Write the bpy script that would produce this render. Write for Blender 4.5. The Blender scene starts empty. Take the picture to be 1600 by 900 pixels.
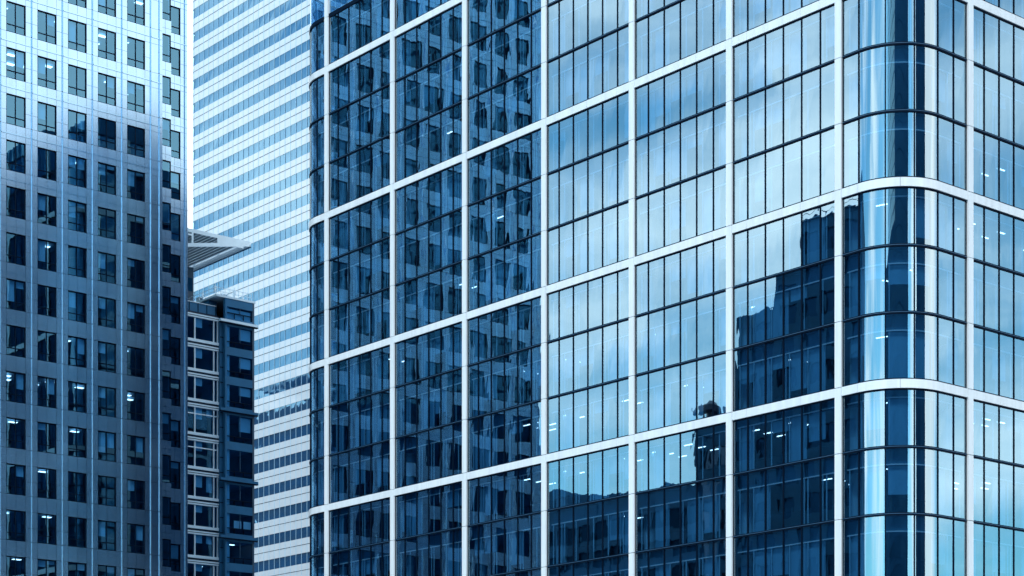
import bpy, math, random
from mathutils import Vector, Matrix

random.seed(7)
SC = bpy.context.scene
COL = SC.collection
rad = math.radians

# ---------------------------------------------------------------- camera, sky, sun, exposure
F_PX, HORIZON, W_PX, H_PX = 3047.0, 1304.0, 1600.0, 900.0
CAM_Z = 2.0
cam_d = bpy.data.cameras.new('camera')
cam_d.sensor_width = 36.0
cam_d.lens = F_PX / W_PX * 36.0
cam_d.shift_y = (HORIZON - H_PX / 2) / W_PX
cam_d.clip_end = 6000
cam = bpy.data.objects.new('camera', cam_d)
cam.location = (0, 0, CAM_Z)
cam.rotation_euler = (rad(90), 0, 0)
COL.objects.link(cam)
SC.camera = cam

SUN_DIR = Vector((-0.22, -0.98, 0)).normalized()
SUN_EL = 52.0
wd = bpy.data.worlds.new('World')
SC.world = wd
wd.use_nodes = True
nt = wd.node_tree
nt.nodes.clear()
def N(t, kind, **kw):
    n = t.nodes.new(kind)
    for k, v in kw.items():
        if k in n.inputs.keys() if hasattr(n.inputs, 'keys') else False:
            n.inputs[k].default_value = v
        else:
            setattr(n, k, v)
    return n
out = nt.nodes.new('ShaderNodeOutputWorld')
bg = nt.nodes.new('ShaderNodeBackground')
bg.inputs['Strength'].default_value = 0.14
sky = nt.nodes.new('ShaderNodeTexSky')
sky.sky_type = 'NISHITA'
sky.sun_disc = False
sky.sun_elevation = rad(SUN_EL)
sky.sun_rotation = math.atan2(SUN_DIR.x, SUN_DIR.y)
sky.air_density = 1.0
sky.dust_density = 0.6
sky.ozone_density = 2.0
tint = nt.nodes.new('ShaderNodeMix'); tint.data_type = 'RGBA'; tint.blend_type = 'MULTIPLY'
tint.inputs[0].default_value = 1.0
tint.inputs[7].default_value = (0.86, 1.48, 1.44, 1)
nt.links.new(sky.outputs[0], tint.inputs[6])
tc = nt.nodes.new('ShaderNodeTexCoord')
mp = nt.nodes.new('ShaderNodeMapping')
mp.inputs['Scale'].default_value = (1.0, 1.0, 2.2)
mp.inputs['Location'].default_value = (0.35, 1.3, 0.2)
nt.links.new(tc.outputs['Generated'], mp.inputs['Vector'])
nz = nt.nodes.new('ShaderNodeTexNoise')
nz.inputs['Scale'].default_value = 4.0
nz.inputs['Detail'].default_value = 7.0
nz.inputs['Roughness'].default_value = 0.52
nz.inputs['Distortion'].default_value = 0.35
nt.links.new(mp.outputs[0], nz.inputs['Vector'])
rp = nt.nodes.new('ShaderNodeMapRange')
rp.inputs[1].default_value = 0.39
rp.inputs[2].default_value = 0.71
rp.interpolation_type = 'SMOOTHSTEP'
nt.links.new(nz.outputs['Fac'], rp.inputs[0])
# thicker, brighter cloud in the northern sky (+Y) and low in the east
sep = nt.nodes.new('ShaderNodeSeparateXYZ')
nt.links.new(tc.outputs['Generated'], sep.inputs[0])
north = nt.nodes.new('ShaderNodeMapRange')
north.inputs[1].default_value = 0.55; north.inputs[2].default_value = 0.9
nt.links.new(sep.outputs['Y'], north.inputs[0])
mx = nt.nodes.new('ShaderNodeMath'); mx.operation = 'MAXIMUM'
east = nt.nodes.new('ShaderNodeVectorMath'); east.operation = 'DOT_PRODUCT'
nt.links.new(tc.outputs['Generated'], east.inputs[0])
east.inputs[1].default_value = Vector((0.85, -0.40, 0.36)).normalized()
er = nt.nodes.new('ShaderNodeMapRange'); er.interpolation_type = 'SMOOTHSTEP'
er.inputs[1].default_value = 0.90; er.inputs[2].default_value = 0.985
nt.links.new(east.outputs['Value'], er.inputs[0])
mx0 = nt.nodes.new('ShaderNodeMath'); mx0.operation = 'MAXIMUM'
eb = nt.nodes.new('ShaderNodeMath'); eb.operation = 'MULTIPLY_ADD'
eb.inputs[1].default_value = 0.3; eb.inputs[2].default_value = 0.7
nt.links.new(rp.outputs[0], eb.inputs[0])
em = nt.nodes.new('ShaderNodeMath'); em.operation = 'MULTIPLY'
nt.links.new(er.outputs[0], em.inputs[0]); nt.links.new(eb.outputs[0], em.inputs[1])
nt.links.new(em.outputs[0], mx0.inputs[0]); nt.links.new(north.outputs[0], mx0.inputs[1])
nt.links.new(rp.outputs[0], mx.inputs[0]); nt.links.new(mx0.outputs[0], mx.inputs[1])
cm = nt.nodes.new('ShaderNodeMix'); cm.data_type = 'RGBA'
nt.links.new(mx.outputs[0], cm.inputs[0])
nt.links.new(tint.outputs[2], cm.inputs[6])
warm = nt.nodes.new('ShaderNodeMix'); warm.data_type = 'RGBA'
nt.links.new(er.outputs[0], warm.inputs[0])
warm.inputs[6].default_value = (11.6, 12.3, 12.7, 1)
warm.inputs[7].default_value = (13.6, 12.3, 11.6, 1)
nt.links.new(warm.outputs[2], cm.inputs[7])
nt.links.new(cm.outputs[2], bg.inputs['Color'])
nt.links.new(bg.outputs[0], out.inputs[0])

sd = bpy.data.lights.new('sun', 'SUN')
sd.energy = 2.0
sd.angle = rad(10)
sd.color = (1.0, 0.965, 0.92)
sun = bpy.data.objects.new('sun', sd)
tosun = Vector((SUN_DIR.x * math.cos(rad(SUN_EL)), SUN_DIR.y * math.cos(rad(SUN_EL)), math.sin(rad(SUN_EL))))
sun.rotation_euler = tosun.to_track_quat('Z', 'Y').to_euler()
sun.location = (0, -40, 300)
COL.objects.link(sun)

vs = SC.view_settings
vs.view_transform = 'Standard'
vs.look = 'None'
vs.gamma = 1.0
vs.use_curve_mapping = False
vs.exposure = 0.5
cy = SC.cycles
cy.max_bounces = 9
cy.diffuse_bounces = 3
cy.glossy_bounces = 6
cy.transmission_bounces = 4
cy.transparent_max_bounces = 12
cy.use_denoising = True
cy.caustics_reflective = False
cy.caustics_refractive = False
cy.sample_clamp_indirect = 6.0

# ---------------------------------------------------------------- materials
def new_mat(name):
    m = bpy.data.materials.new(name)
    m.use_nodes = True
    t = m.node_tree
    t.nodes.clear()
    o = t.nodes.new('ShaderNodeOutputMaterial')
    return m, t, o

def solid(name, col, rough=0.5, metal=0.0, spec=0.5, var=0.08, scale=(0.6, 0.6, 0.6), streak=0.0, bump=0.0):
    """principled surface whose own colour wanders a little"""
    m, t, o = new_mat(name)
    p = t.nodes.new('ShaderNodeBsdfPrincipled')
    p.inputs['Roughness'].default_value = rough
    p.inputs['Metallic'].default_value = metal
    p.inputs['Specular IOR Level'].default_value = spec
    tc = t.nodes.new('ShaderNodeTexCoord')
    mp = t.nodes.new('ShaderNodeMapping'); mp.inputs['Scale'].default_value = scale
    t.links.new(tc.outputs['Object'], mp.inputs[0])
    n = t.nodes.new('ShaderNodeTexNoise'); n.inputs['Scale'].default_value = 1.0; n.inputs['Detail'].default_value = 5
    t.links.new(mp.outputs[0], n.inputs['Vector'])
    mr = t.nodes.new('ShaderNodeMapRange')
    mr.inputs[1].default_value = 0.3; mr.inputs[2].default_value = 0.7
    mr.inputs[3].default_value = 1 - var; mr.inputs[4].default_value = 1 + var
    t.links.new(n.outputs['Fac'], mr.inputs[0])
    hs = t.nodes.new('ShaderNodeHueSaturation')
    hs.inputs['Color'].default_value = (*col, 1)
    t.links.new(mr.outputs[0], hs.inputs['Value'])
    t.links.new(hs.outputs[0], p.inputs['Base Color'])
    if bump:
        b = t.nodes.new('ShaderNodeBump'); b.inputs['Strength'].default_value = 1.0; b.inputs['Distance'].default_value = bump
        t.links.new(n.outputs['Fac'], b.inputs['Height'])
        t.links.new(b.outputs[0], p.inputs['Normal'])
    t.links.new(p.outputs[0], o.inputs[0])
    return m

def glass(name, refl, trans, f0, wav=0.004, rough=0.0, scale=0.55):
    """coated facade glass: mirror coat over a tinted clear pane, with roller-wave waviness"""
    m, t, o = new_mat(name)
    gl = t.nodes.new('ShaderNodeBsdfGlossy')
    gl.inputs['Color'].default_value = (*refl, 1)
    gl.inputs['Roughness'].default_value = rough
    tr = t.nodes.new('ShaderNodeBsdfTransparent')
    tr.inputs['Color'].default_value = (*trans, 1)
    lw = t.nodes.new('ShaderNodeLayerWeight'); lw.inputs['Blend'].default_value = 0.5
    pw = t.nodes.new('ShaderNodeMath'); pw.operation = 'POWER'; pw.inputs[1].default_value = 4.0
    t.links.new(lw.outputs['Facing'], pw.inputs[0])
    ma = t.nodes.new('ShaderNodeMath'); ma.operation = 'MULTIPLY_ADD'
    ma.inputs[1].default_value = 1 - f0; ma.inputs[2].default_value = f0
    t.links.new(pw.outputs[0], ma.inputs[0])
    mix = t.nodes.new('ShaderNodeMixShader')
    t.links.new(ma.outputs[0], mix.inputs[0])
    t.links.new(tr.outputs[0], mix.inputs[1])
    t.links.new(gl.outputs[0], mix.inputs[2])
    if wav:
        tc = t.nodes.new('ShaderNodeTexCoord')
        mp = t.nodes.new('ShaderNodeMapping'); mp.inputs['Scale'].default_value = (1.0, 1.0, 0.45)
        t.links.new(tc.outputs['Object'], mp.inputs[0])
        n = t.nodes.new('ShaderNodeTexNoise'); n.inputs['Scale'].default_value = scale
        n.inputs['Detail'].default_value = 2.5; n.inputs['Roughness'].default_value = 0.45
        t.links.new(mp.outputs[0], n.inputs['Vector'])
        b = t.nodes.new('ShaderNodeBump'); b.inputs['Strength'].default_value = 1.0
        b.inputs['Distance'].default_value = wav
        t.links.new(n.outputs['Fac'], b.inputs['Height'])
        t.links.new(b.outputs[0], gl.inputs['Normal'])
    t.links.new(mix.outputs[0], o.inputs[0])
    return m

def lamp_mat(name, col, s):
    m, t, o = new_mat(name)
    e = t.nodes.new('ShaderNodeEmission')
    e.inputs[0].default_value = (*col, 1); e.inputs[1].default_value = s
    t.links.new(e.outputs[0], o.inputs[0])
    return m

M = {}
M['white_panel'] = solid('white_panel', (0.78, 0.84, 0.88), 0.35, var=0.07, scale=(2.2, 2.2, 0.12))
M['joint'] = solid('joint', (0.006, 0.022, 0.05), 0.5, spec=0.2, var=0.05)
M['dark_frame'] = solid('dark_frame', (0.002, 0.009, 0.024), 0.5, spec=0.04, var=0.05)
M['frame_bead'] = solid('frame_bead', (0.04, 0.12, 0.22), 0.4, var=0.05)
M['main_glass'] = glass('main_glass', (0.62, 0.86, 0.98), (0.36, 0.62, 0.82), 0.42, 0.006)
M['clear_glass'] = glass('clear_glass', (0.7, 0.88, 0.97), (0.55, 0.75, 0.88), 0.25, 0.003)
M['inner'] = solid('inner', (0.32, 0.62, 0.80), 0.6)
M['inner_white'] = solid('inner_white', (0.80, 0.88, 0.92), 0.5)
M['upstand'] = solid('upstand', (0.035, 0.15, 0.24), 0.6)
M['blind'] = solid('blind', (0.17, 0.42, 0.58), 0.8, var=0.12, scale=(1.5, 1.5, 0.1))
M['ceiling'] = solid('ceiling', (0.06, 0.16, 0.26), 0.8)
M['carpet'] = solid('carpet', (0.02, 0.045, 0.07), 0.9)
M['core'] = solid('core', (0.006, 0.045, 0.10), 0.8, var=0.4, scale=(0.3, 0.3, 0.3))
M['furniture'] = solid('furniture', (0.05, 0.11, 0.17), 0.6, var=0.5)
M['lamp'] = lamp_mat('lamp', (0.85, 0.95, 1.0), 4.0)
M['roof'] = solid('roof', (0.10, 0.15, 0.19), 0.8)
M['steel_cladding'] = solid('steel_cladding', (0.35, 0.56, 0.75), 0.24, metal=1.0, var=0.07, scale=(0.9, 0.9, 0.35), bump=0.0)
M['steel_bar'] = solid('steel_bar', (0.34, 0.58, 0.78), 0.22, metal=1.0, var=0.03)
M['tower_glass'] = glass('tower_glass', (0.26, 0.66, 0.95), (0.32, 0.58, 0.78), 0.25, 0.0035, scale=0.8)
M['tower_blind'] = solid('tower_blind', (0.44, 0.68, 0.82), 0.8)
M['band_glass'] = solid('band_glass', (0.56, 0.61, 0.66), 0.08, spec=0.6, var=0.04, scale=(0.66, 0.66, 0.25))
M['strip_glass'] = glass('strip_glass', (0.40, 0.72, 0.92), (0.24, 0.46, 0.66), 0.33, 0.010, scale=0.5)
M['fin'] = solid('fin', (0.36, 0.58, 0.74), 0.4)
M['stone_block'] = solid('stone_block', (0.02, 0.12, 0.24), 0.7, spec=0.1, var=0.2, scale=(0.3, 0.3, 0.3))
M['deep_stone'] = solid('deep_stone', (0.010, 0.075, 0.17), 0.8, spec=0.1, var=0.1)
M['pale_stone'] = solid('pale_stone', (0.42, 0.74, 0.88), 0.7, var=0.2, scale=(0.3, 0.3, 0.3))
M['grey_panel'] = solid('grey_panel', (0.022, 0.125, 0.25), 0.5, spec=0.2, var=0.1)
M['pale_panel'] = solid('pale_panel', (0.62, 0.76, 0.86), 0.35, var=0.05)
M['mid_glass'] = glass('mid_glass', (0.18, 0.55, 0.90), (0.34, 0.60, 0.78), 0.09, 0.004)
M['dark_glass'] = solid('dark_glass', (0.006, 0.045, 0.10), 0.05, spec=0.6, var=0.3)
M['dark_glass'].node_tree.nodes['Principled BSDF'].inputs['Specular Tint'].default_value = (0.12, 0.5, 1.0, 1)
M['dim_blind'] = solid('dim_blind', (0.09, 0.24, 0.37), 0.8)
M['dark_metal'] = solid('dark_metal', (0.02, 0.06, 0.11), 0.5, var=0.2)
M['paving'] = solid('paving', (0.24, 0.28, 0.32), 0.85, var=0.15)

# ---------------------------------------------------------------- mesh helpers
class MB:
    def __init__(self):
        self.v, self.f, self.mi, self.sm, self.mats = [], [], [], [], []
    def slot(self, m):
        if m not in self.mats: self.mats.append(m)
        return self.mats.index(m)
    def add(self, vs, fs, m, smooth=False):
        b = len(self.v); i = self.slot(m)
        self.v += [tuple(q) for q in vs]
        for f in fs:
            self.f.append([b + k for k in f]); self.mi.append(i); self.sm.append(smooth)
    def box(self, x0, x1, y0, y1, z0, z1, m):
        if x0 > x1: x0, x1 = x1, x0
        if y0 > y1: y0, y1 = y1, y0
        if z0 > z1: z0, z1 = z1, z0
        vs = [(x0,y0,z0),(x1,y0,z0),(x1,y1,z0),(x0,y1,z0),(x0,y0,z1),(x1,y0,z1),(x1,y1,z1),(x0,y1,z1)]
        self.add(vs, [(0,3,2,1),(4,5,6,7),(0,1,5,4),(1,2,6,5),(2,3,7,6),(3,0,4,7)], m)
    def quad(self, a, b, c, d, m, smooth=False):
        self.add([a, b, c, d], [(0,1,2,3)], m, smooth)
    def prism(self, poly, z0, z1, m):
        n = len(poly)
        vs = [(x, y, z0) for x, y in poly] + [(x, y, z1) for x, y in poly]
        fs = [tuple(range(n))[::-1], tuple(range(n, 2*n))] + [(i, (i+1) % n, n + (i+1) % n, n + i) for i in range(n)]
        self.add(vs, fs, m)
    def tube(self, p, q, r, m, n=8, r2=None):
        p, q = Vector(p), Vector(q)
        r2 = r if r2 is None else r2
        d = (q - p).normalized()
        a = d.orthogonal().normalized(); b = d.cross(a)
        vs = []
        for c, rr in ((p, r), (q, r2)):
            for k in range(n):
                t = 2 * math.pi * k / n
                vs.append(c + rr * (math.cos(t) * a + math.sin(t) * b))
        fs = [(k, (k+1) % n, n + (k+1) % n, n + k) for k in range(n)]
        self.add(vs, fs, m, True)
        self.add(vs[:n], [tuple(range(n))[::-1]], m); self.add(vs[n:], [tuple(range(n))], m)
    def sweep(self, s0, s1, v0, v1, z0, z1, m, caps=True):
        """box swept along the glass building's facade line; v is the offset outwards"""
        S = subdiv(s0, s1)
        vs = []
        for s in S:
            (x, y), (nx, ny) = fpath(s)
            for v, z in ((v0, z0), (v1, z0), (v1, z1), (v0, z1)):
                vs.append((x + nx * v, y + ny * v, z))
        fs = []
        for i in range(len(S) - 1):
            a, b = 4 * i, 4 * i + 4
            for k in range(4):
                k2 = (k + 1) % 4
                fs.append((a + k, a + k2, b + k2, b + k))
        if caps:
            fs.append((3, 2, 1, 0)); e = 4 * (len(S) - 1); fs.append((e, e+1, e+2, e+3))
        self.add(vs, fs, m)
    def build(self, name, parent=None, loc=None):
        me = bpy.data.meshes.new(name)
        me.from_pydata(self.v, [], self.f)
        for m in self.mats: me.materials.append(M[m])
        me.polygons.foreach_set('material_index', self.mi)
        me.polygons.foreach_set('use_smooth', self.sm)
        me.update()
        o = bpy.data.objects.new(name, me)
        COL.objects.link(o)
        if parent: o.parent = parent
        if loc: o.location = loc
        return o

def inst(mesh, name, parent, loc=(0, 0, 0)):
    o = bpy.data.objects.new(name, mesh)
    COL.objects.link(o); o.parent = parent; o.location = loc
    return o

ALPHA = math.atan2(0.6423, 0.7664)      # the street grid: local x runs away to the right, local y away to the left
def thing(name, label, cat, loc, rot=ALPHA, group=None):
    o = bpy.data.objects.new(name, None)
    COL.objects.link(o)
    o.empty_display_size = 2
    o.location = loc; o.rotation_euler = (0, 0, rot)
    o['label'] = label; o['category'] = cat
    if group: o['group'] = group
    return o

def to_local(root_loc, p):
    x, y = p[0] - root_loc[0], p[1] - root_loc[1]
    c, s = math.cos(ALPHA), math.sin(ALPHA)
    return (c * x + s * y, -s * x + c * y)
def ray_local(root_loc, px):
    o = to_local(root_loc, (0, 0))
    dx, dy = (px - 800) / F_PX, 1.0
    c, s = math.cos(ALPHA), math.sin(ALPHA)
    return o, (c * dx + s * dy, -s * dx + c * dy)
def hit_x(root_loc, px, py, x):
    """where the line of sight through a point of the photograph meets the wall plane local x"""
    o, d = ray_local(root_loc, px)
    k = (x - o[0]) / d[0]
    return o[1] + k * d[1], CAM_Z + k * (HORIZON - py) / F_PX
def hit_y(root_loc, px, py, y):
    o, d = ray_local(root_loc, px)
    k = (y - o[1]) / d[1]
    return o[0] + k * d[0], CAM_Z + k * (HORIZON - py) / F_PX

# ---------------------------------------------------------------- ground
g = MB()
g.quad((-3000, -3000, 0), (3000, -3000, 0), (3000, 3000, 0), (-3000, 3000, 0), 'paving')
go = g.build('ground'); go['kind'] = 'structure'

# ================================================================ the glass office building
L0 = (-15.15, 160.2, 0)
R = 3.3; BAY = 9.09; MOD = BAY / 6; NB = 6
S_A = NB * BAY + MOD                     # start of the near rounded corner
S_B = S_A + R * math.pi / 2
S_C = -MOD - R * math.pi / 2
def fpath(s):
    if s > S_B: return (R + s - S_B, -(S_A + R)), (0, -1)
    if s > S_A:
        a = (s - S_A) / R
        return (R - R * math.cos(a), -S_A - R * math.sin(a)), (-math.cos(a), -math.sin(a))
    if s >= -MOD: return (0, -s), (-1, 0)
    if s >= S_C:
        a = (-MOD - s) / R
        return (R - R * math.cos(a), MOD + R * math.sin(a)), (-math.cos(a), math.sin(a))
    return (R + S_C - s, MOD + R), (0, 1)
def subdiv(s0, s1):
    cuts = {s0, s1}
    for a, b in ((S_A, S_B), (S_C, -MOD)):
        for k in range(25):
            t = a + (b - a) * k / 24
            if s0 < t < s1: cuts.add(t)
    return sorted(cuts)

ST = 4.0
Z_B = CAM_Z + 27.1                        # top edge of one white band; a band every third storey
Z_LOW = Z_B - 6 * ST                      # 5.1 m: first office floor
NST = 16                                  # storeys up to the roof line (z 69.1)
Z_TOP = Z_LOW + NST * ST
main = thing('office_building', 'big blue glass office block with white grid of columns and bands and a rounded corner', 'building', L0)

# bays along the facade: (s0, s1, pane boundaries)
bays = []
cEnd = S_C - 2 * MOD
for k in range(8, 0, -1):
    a = cEnd - k * BAY
    bays.append((a, a + BAY, [a + MOD * i for i in range(7)], 'end'))
arc3 = R * math.pi / 6
bays.append((cEnd, 0.0, [cEnd, cEnd + MOD, S_C, S_C + arc3, S_C + 2 * arc3, -MOD, 0.0], 'corner'))
for k in range(NB):
    bays.append((k * BAY, (k + 1) * BAY, [k * BAY + MOD * i for i in range(7)], 'side'))
cR = S_B + 2 * MOD
bays.append((NB * BAY, cR, [NB * BAY, S_A, S_A + arc3, S_A + 2 * arc3, S_B, S_B + MOD, cR], 'corner'))
for k in range(8):
    a = cR + k * BAY
    bays.append((a, a + BAY, [a + MOD * i for i in range(7)], 'front'))
col_s = [b[0] for b in bays] + [bays[-1][1]]
HW = 0.25                                 # half width of a white column

# white columns: storey-high panels with open joints between
for s in col_s:
    m = MB()
    for k in range(-1, NST + 1):
        z0 = 0.0 if k < 0 else Z_LOW + k * ST
        z1 = z0 + (Z_LOW if k < 0 else ST)
        if k == NST: z1 = z0 + 3.6
        m.sweep(s - HW, s + HW, -0.10, 0.16, z0 + 0.02, z1 - 0.02, 'white_panel')
    m.sweep(s - HW - 0.06, s + HW + 0.06, -0.12, 0.03, 0, Z_TOP, 'dark_frame')
    m.build('column', main)

def in_view(s, z):
    (x, y), n = fpath(s)
    c, sn = math.cos(ALPHA), math.sin(ALPHA)
    X = L0[0] + c * x - sn * y; Y = L0[1] + sn * x + c * y
    px = 800 + F_PX * X / Y; py = HORIZON - F_PX * (z - CAM_Z) / Y
    return px, py

# white spandrel bands with panel joints, one per bay
for bi, (s0, s1, pb, kind) in enumerate(bays):
    for lev in range(0, NST + 1):
        z = Z_LOW + lev * ST
        if (lev - 6) % 3: continue
        m = MB()
        edges = [s0 + HW + 0.012] + list(pb[1:-1]) + [s1 - HW - 0.012]
        if kind == 'corner':
            mid = (pb[2] + pb[3]) / 2 if s0 < 0 else (pb[2] + pb[3]) / 2
            edges = sorted([s0 + HW + 0.012, s1 - HW - 0.012, pb[1], mid, pb[4]])
        for a, b in zip(edges[:-1], edges[1:]):
            m.sweep(a + 0.009, b - 0.009, -0.10, 0.13, z - 0.53, z - 0.004, 'white_panel')
        m.sweep(s0 + HW + 0.012, s1 - HW - 0.012, -0.12, 0.10, z - 0.50, z - 0.02, 'joint')
        m.build('spandrel_band', main)

vis_windows = []
hidden = MB(); hidden_fr = MB(); endm = MB()
R1 = random.Random(11)
def make_glass(m, a, b, z0, z1, rnd):
    S = subdiv(a, b)
    if len(S) == 2:
        o = [rnd.uniform(-0.0022, 0.0022) for _ in range(4)]
        pts = []
        for (s, z), v in zip(((a, z0), (b, z0), (b, z1), (a, z1)), o):
            (x, y), (nx, ny) = fpath(s)
            pts.append((x + nx * v, y + ny * v, z))
        m.quad(*pts, 'main_glass')
    else:
        vs, fs = [], []
        if b - a < 1.9:                   # each bent pane bulges a little in its own way
            pr = random.Random(int(a * 100)); A = pr.uniform(-0.010, 0.010) + rnd.uniform(-0.003, 0.003); B = pr.uniform(-0.006, 0.006) + rnd.uniform(-0.002, 0.002)
        else:
            A = B = 0.0
        S = [a + (b - a) * i / 20 for i in range(21)]
        for s in S:
            (x, y), n = fpath(s)
            t = (s - a) / (b - a)
            v = A * math.sin(math.pi * t) + B * math.sin(2 * math.pi * t) + 0.4 * B * math.sin(5 * math.pi * t)
            vs += [(x + n[0] * v, y + n[1] * v, z0), (x + n[0] * v, y + n[1] * v, z1)]
        for i in range(len(S) - 1):
            fs.append((2*i, 2*i+2, 2*i+3, 2*i+1))
        m.add(vs, fs, 'main_glass', True)

for bi, (s0, s1, pb, kind) in enumerate(bays):
    for k in range(-1, NST):
        z0 = Z_LOW + k * ST if k >= 0 else 0.1
        z1 = Z_LOW + (k + 1) * ST
        topband = (k + 1 - 6) % 3 == 0
        zt = z1 - (0.60 if topband else 0.09)
        zb = z0 + 0.075
        mids = [in_view(s, z) for s in (s0 + 0.5, (s0 + s1) / 2, s1 - 0.5) for z in (zb, zt)]
        visible = kind != 'end' and any(-20 < p[0] < 1620 and -10 < p[1] < 910 for p in mids) and k >= 0
        if kind == 'front' and bi > 16: visible = False
        rnd = random.Random(bi * 100 + k)
        gm = MB() if visible else hidden
        fm = MB() if visible else hidden_fr
        e0, e1 = s0 + HW + 0.06, s1 - HW - 0.06
        bnd = [e0] + list(pb[1:-1]) + [e1]
        if kind == 'end':
            endm.sweep(e0, e1, -0.06, -0.03, zb - 0.06, zt + 0.06, 'deep_stone')  # unseen end wall, made solid and dark to darken what the clad tower reflects
        else:
            for a, b in zip(bnd[:-1], bnd[1:]):
                make_glass(gm, a, b, zb - 0.06, zt + 0.06, rnd)
        # mullions and transoms
        for s in pb[1:-1]:
            fm.sweep(s - 0.034, s + 0.034, -0.10, 0.05, zb, zt, 'dark_frame')
        fm.sweep(e0, e1, -0.10, 0.085, z0 - 0.01 if (k - 6) % 3 else z0, z0 + 0.075, 'dark_frame')
        fm.sweep(e0, e1, 0.085, 0.10, z0 - 0.008, z0 + 0.018, 'frame_bead')
        if topband:
            fm.sweep(e0, e1, -0.10, 0.05, z1 - 0.63, z1 - 0.531, 'dark_frame')
        else:
            fm.sweep(e0, e1, -0.10, 0.085, z1 - 0.095, z1 - 0.012, 'dark_frame')
        if not visible: continue
        win = gm.build('window', main)
        fr = fm.build('frame', win)
        # inner lining: ceiling trim, reveal strips, storage upstand behind the head of the glass
        im = MB()
        zc = z1 - 1.02
        im.sweep(e0, e1, -0.42, -0.34, zc, zc + 0.07, 'inner_white')
        im.sweep(e0, e1, -0.50, -0.44, zc + 0.07, z1 - 0.05, 'upstand')
        for q in (0.28, 0.44):
            im.sweep(e0, e1, -0.435, -0.425, zc + q, zc + q + 0.035, 'frame_bead')
        for a, b in zip(bnd[:-1], bnd[1:]):
            if rnd.random() < 0.75:
                im.sweep(a + 0.16, a + 0.22, -0.40, -0.34, zb, zc, 'inner')
            if rnd.random() < 0.45:
                im.sweep(b - 0.14, b - 0.09, -0.40, -0.34, zb, zc, 'inner')
        im.build('inner_frame', win)
        # roller blinds: separate lengths
        full = rnd.random()
        bl = MB(); any_b = False
        for a, b in zip(bnd[:-1], bnd[1:]):
            pr = rnd.random()
            if pr < 0.42:
                any_b = True
                ln = rnd.choice([1, 1, 0.95, 0.6, 0.4, 0.25, 0.8])
                bl.sweep(a + 0.10, b - 0.08, -0.58, -0.56, zc - (zc - zb) * ln, zc, 'blind')
        if any_b: bl.build('blind', win)

h = hidden.build('window', main); h['kind'] = 'stuff'
h2 = hidden_fr.build('frame', h)
endm.build('unseen_end_wall', main)
# glass screen around the roof
pm = MB()
for bi, (s0, s1, pb, kind) in enumerate(bays):
    bnd = [s0 + HW + 0.02] + list(pb[1:-1]) + [s1 - HW - 0.02]
    for a, b in zip(bnd[:-1], bnd[1:]):
        pm.sweep(a + 0.02, b - 0.02, -0.02, 0.0, Z_TOP + 0.25, Z_TOP + 3.4, 'clear_glass')
po = pm.build('roof_screen', main)
pm = MB()
for bi, (s0, s1, pb, kind) in enumerate(bays):
    pm.sweep(s0 + HW, s1 - HW, -0.12, 0.06, Z_TOP + 0.001, Z_TOP + 0.24, 'dark_frame')
    pm.sweep(s0 + HW, s1 - HW, -0.08, 0.04, Z_TOP + 3.41, Z_TOP + 3.55, 'dark_frame')
pm.build('frame', po)

# interior: slabs, core, outline of the plan
X_E = R + (bays[-1][1] - S_B)             # far end of the right-hand front
X_END = min(X_E, R + (S_C - bays[0][0]))
def plan(v):
    pts = []
    for s in [bays[0][0]] + subdiv(S_C - 0.001, -MOD) + subdiv(S_A, S_B) + [bays[-1][1]]:
        (x, y), (nx, ny) = fpath(s)
        pts.append((x + nx * v, y + ny * v))
    return pts
inner_poly = plan(-0.6)
for k in range(NST + 1):
    z = Z_LOW + k * ST
    m = MB()
    p_floor = plan(-0.13)
    m.prism(p_floor, z - 0.14, z + 0.02, 'carpet')
    if k > 0:
        m.prism(plan(-0.52), z - 1.02, z - 0.15, 'ceiling')
    m.build('floor_slab', main)
m = MB()
m.prism([(9, -8), (9, -S_A + 5), (27, -S_A + 5), (27, -8)], 0, Z_TOP + 4.5, 'core')
# round columns standing behind the facade
m.build('core_wall', main)
for s in col_s:
    m = MB()
    (x, y), (nx, ny) = fpath(s)
    m.tube((x - nx * 1.6, y - ny * 1.6, 0), (x - nx * 1.6, y - ny * 1.6, Z_TOP), 0.42, 'inner', 12)
    m.build('inner_column', main)
m = MB()
y0r, y1r = -(S_A + R), MOD + R
m.box(X_END, X_END + 0.4, y0r, y1r, 0, Z_TOP + 3.5, 'grey_panel')
m.build('rear_wall', main)
m = MB()
m.prism(plan(-0.7), Z_TOP + 0.05, Z_TOP + 0.4, 'roof')
m.build('roof', main)
m = MB()
for ya, yb, hh in ((-56, -35, 13.4), (-35, -14, 10.0), (-14, -1, 8.4)):
    m.box(6.5, 32, ya, yb - 0.01, Z_TOP + 0.41, Z_TOP + hh, 'grey_panel')
    y = ya + 0.4
    while y < yb - 0.4:
        m.box(6.3, 6.499, y, y + 0.25, Z_TOP + 0.41, Z_TOP + hh, 'inner')
        y += 1.2
m.build('roof_plant_room', main)

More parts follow.
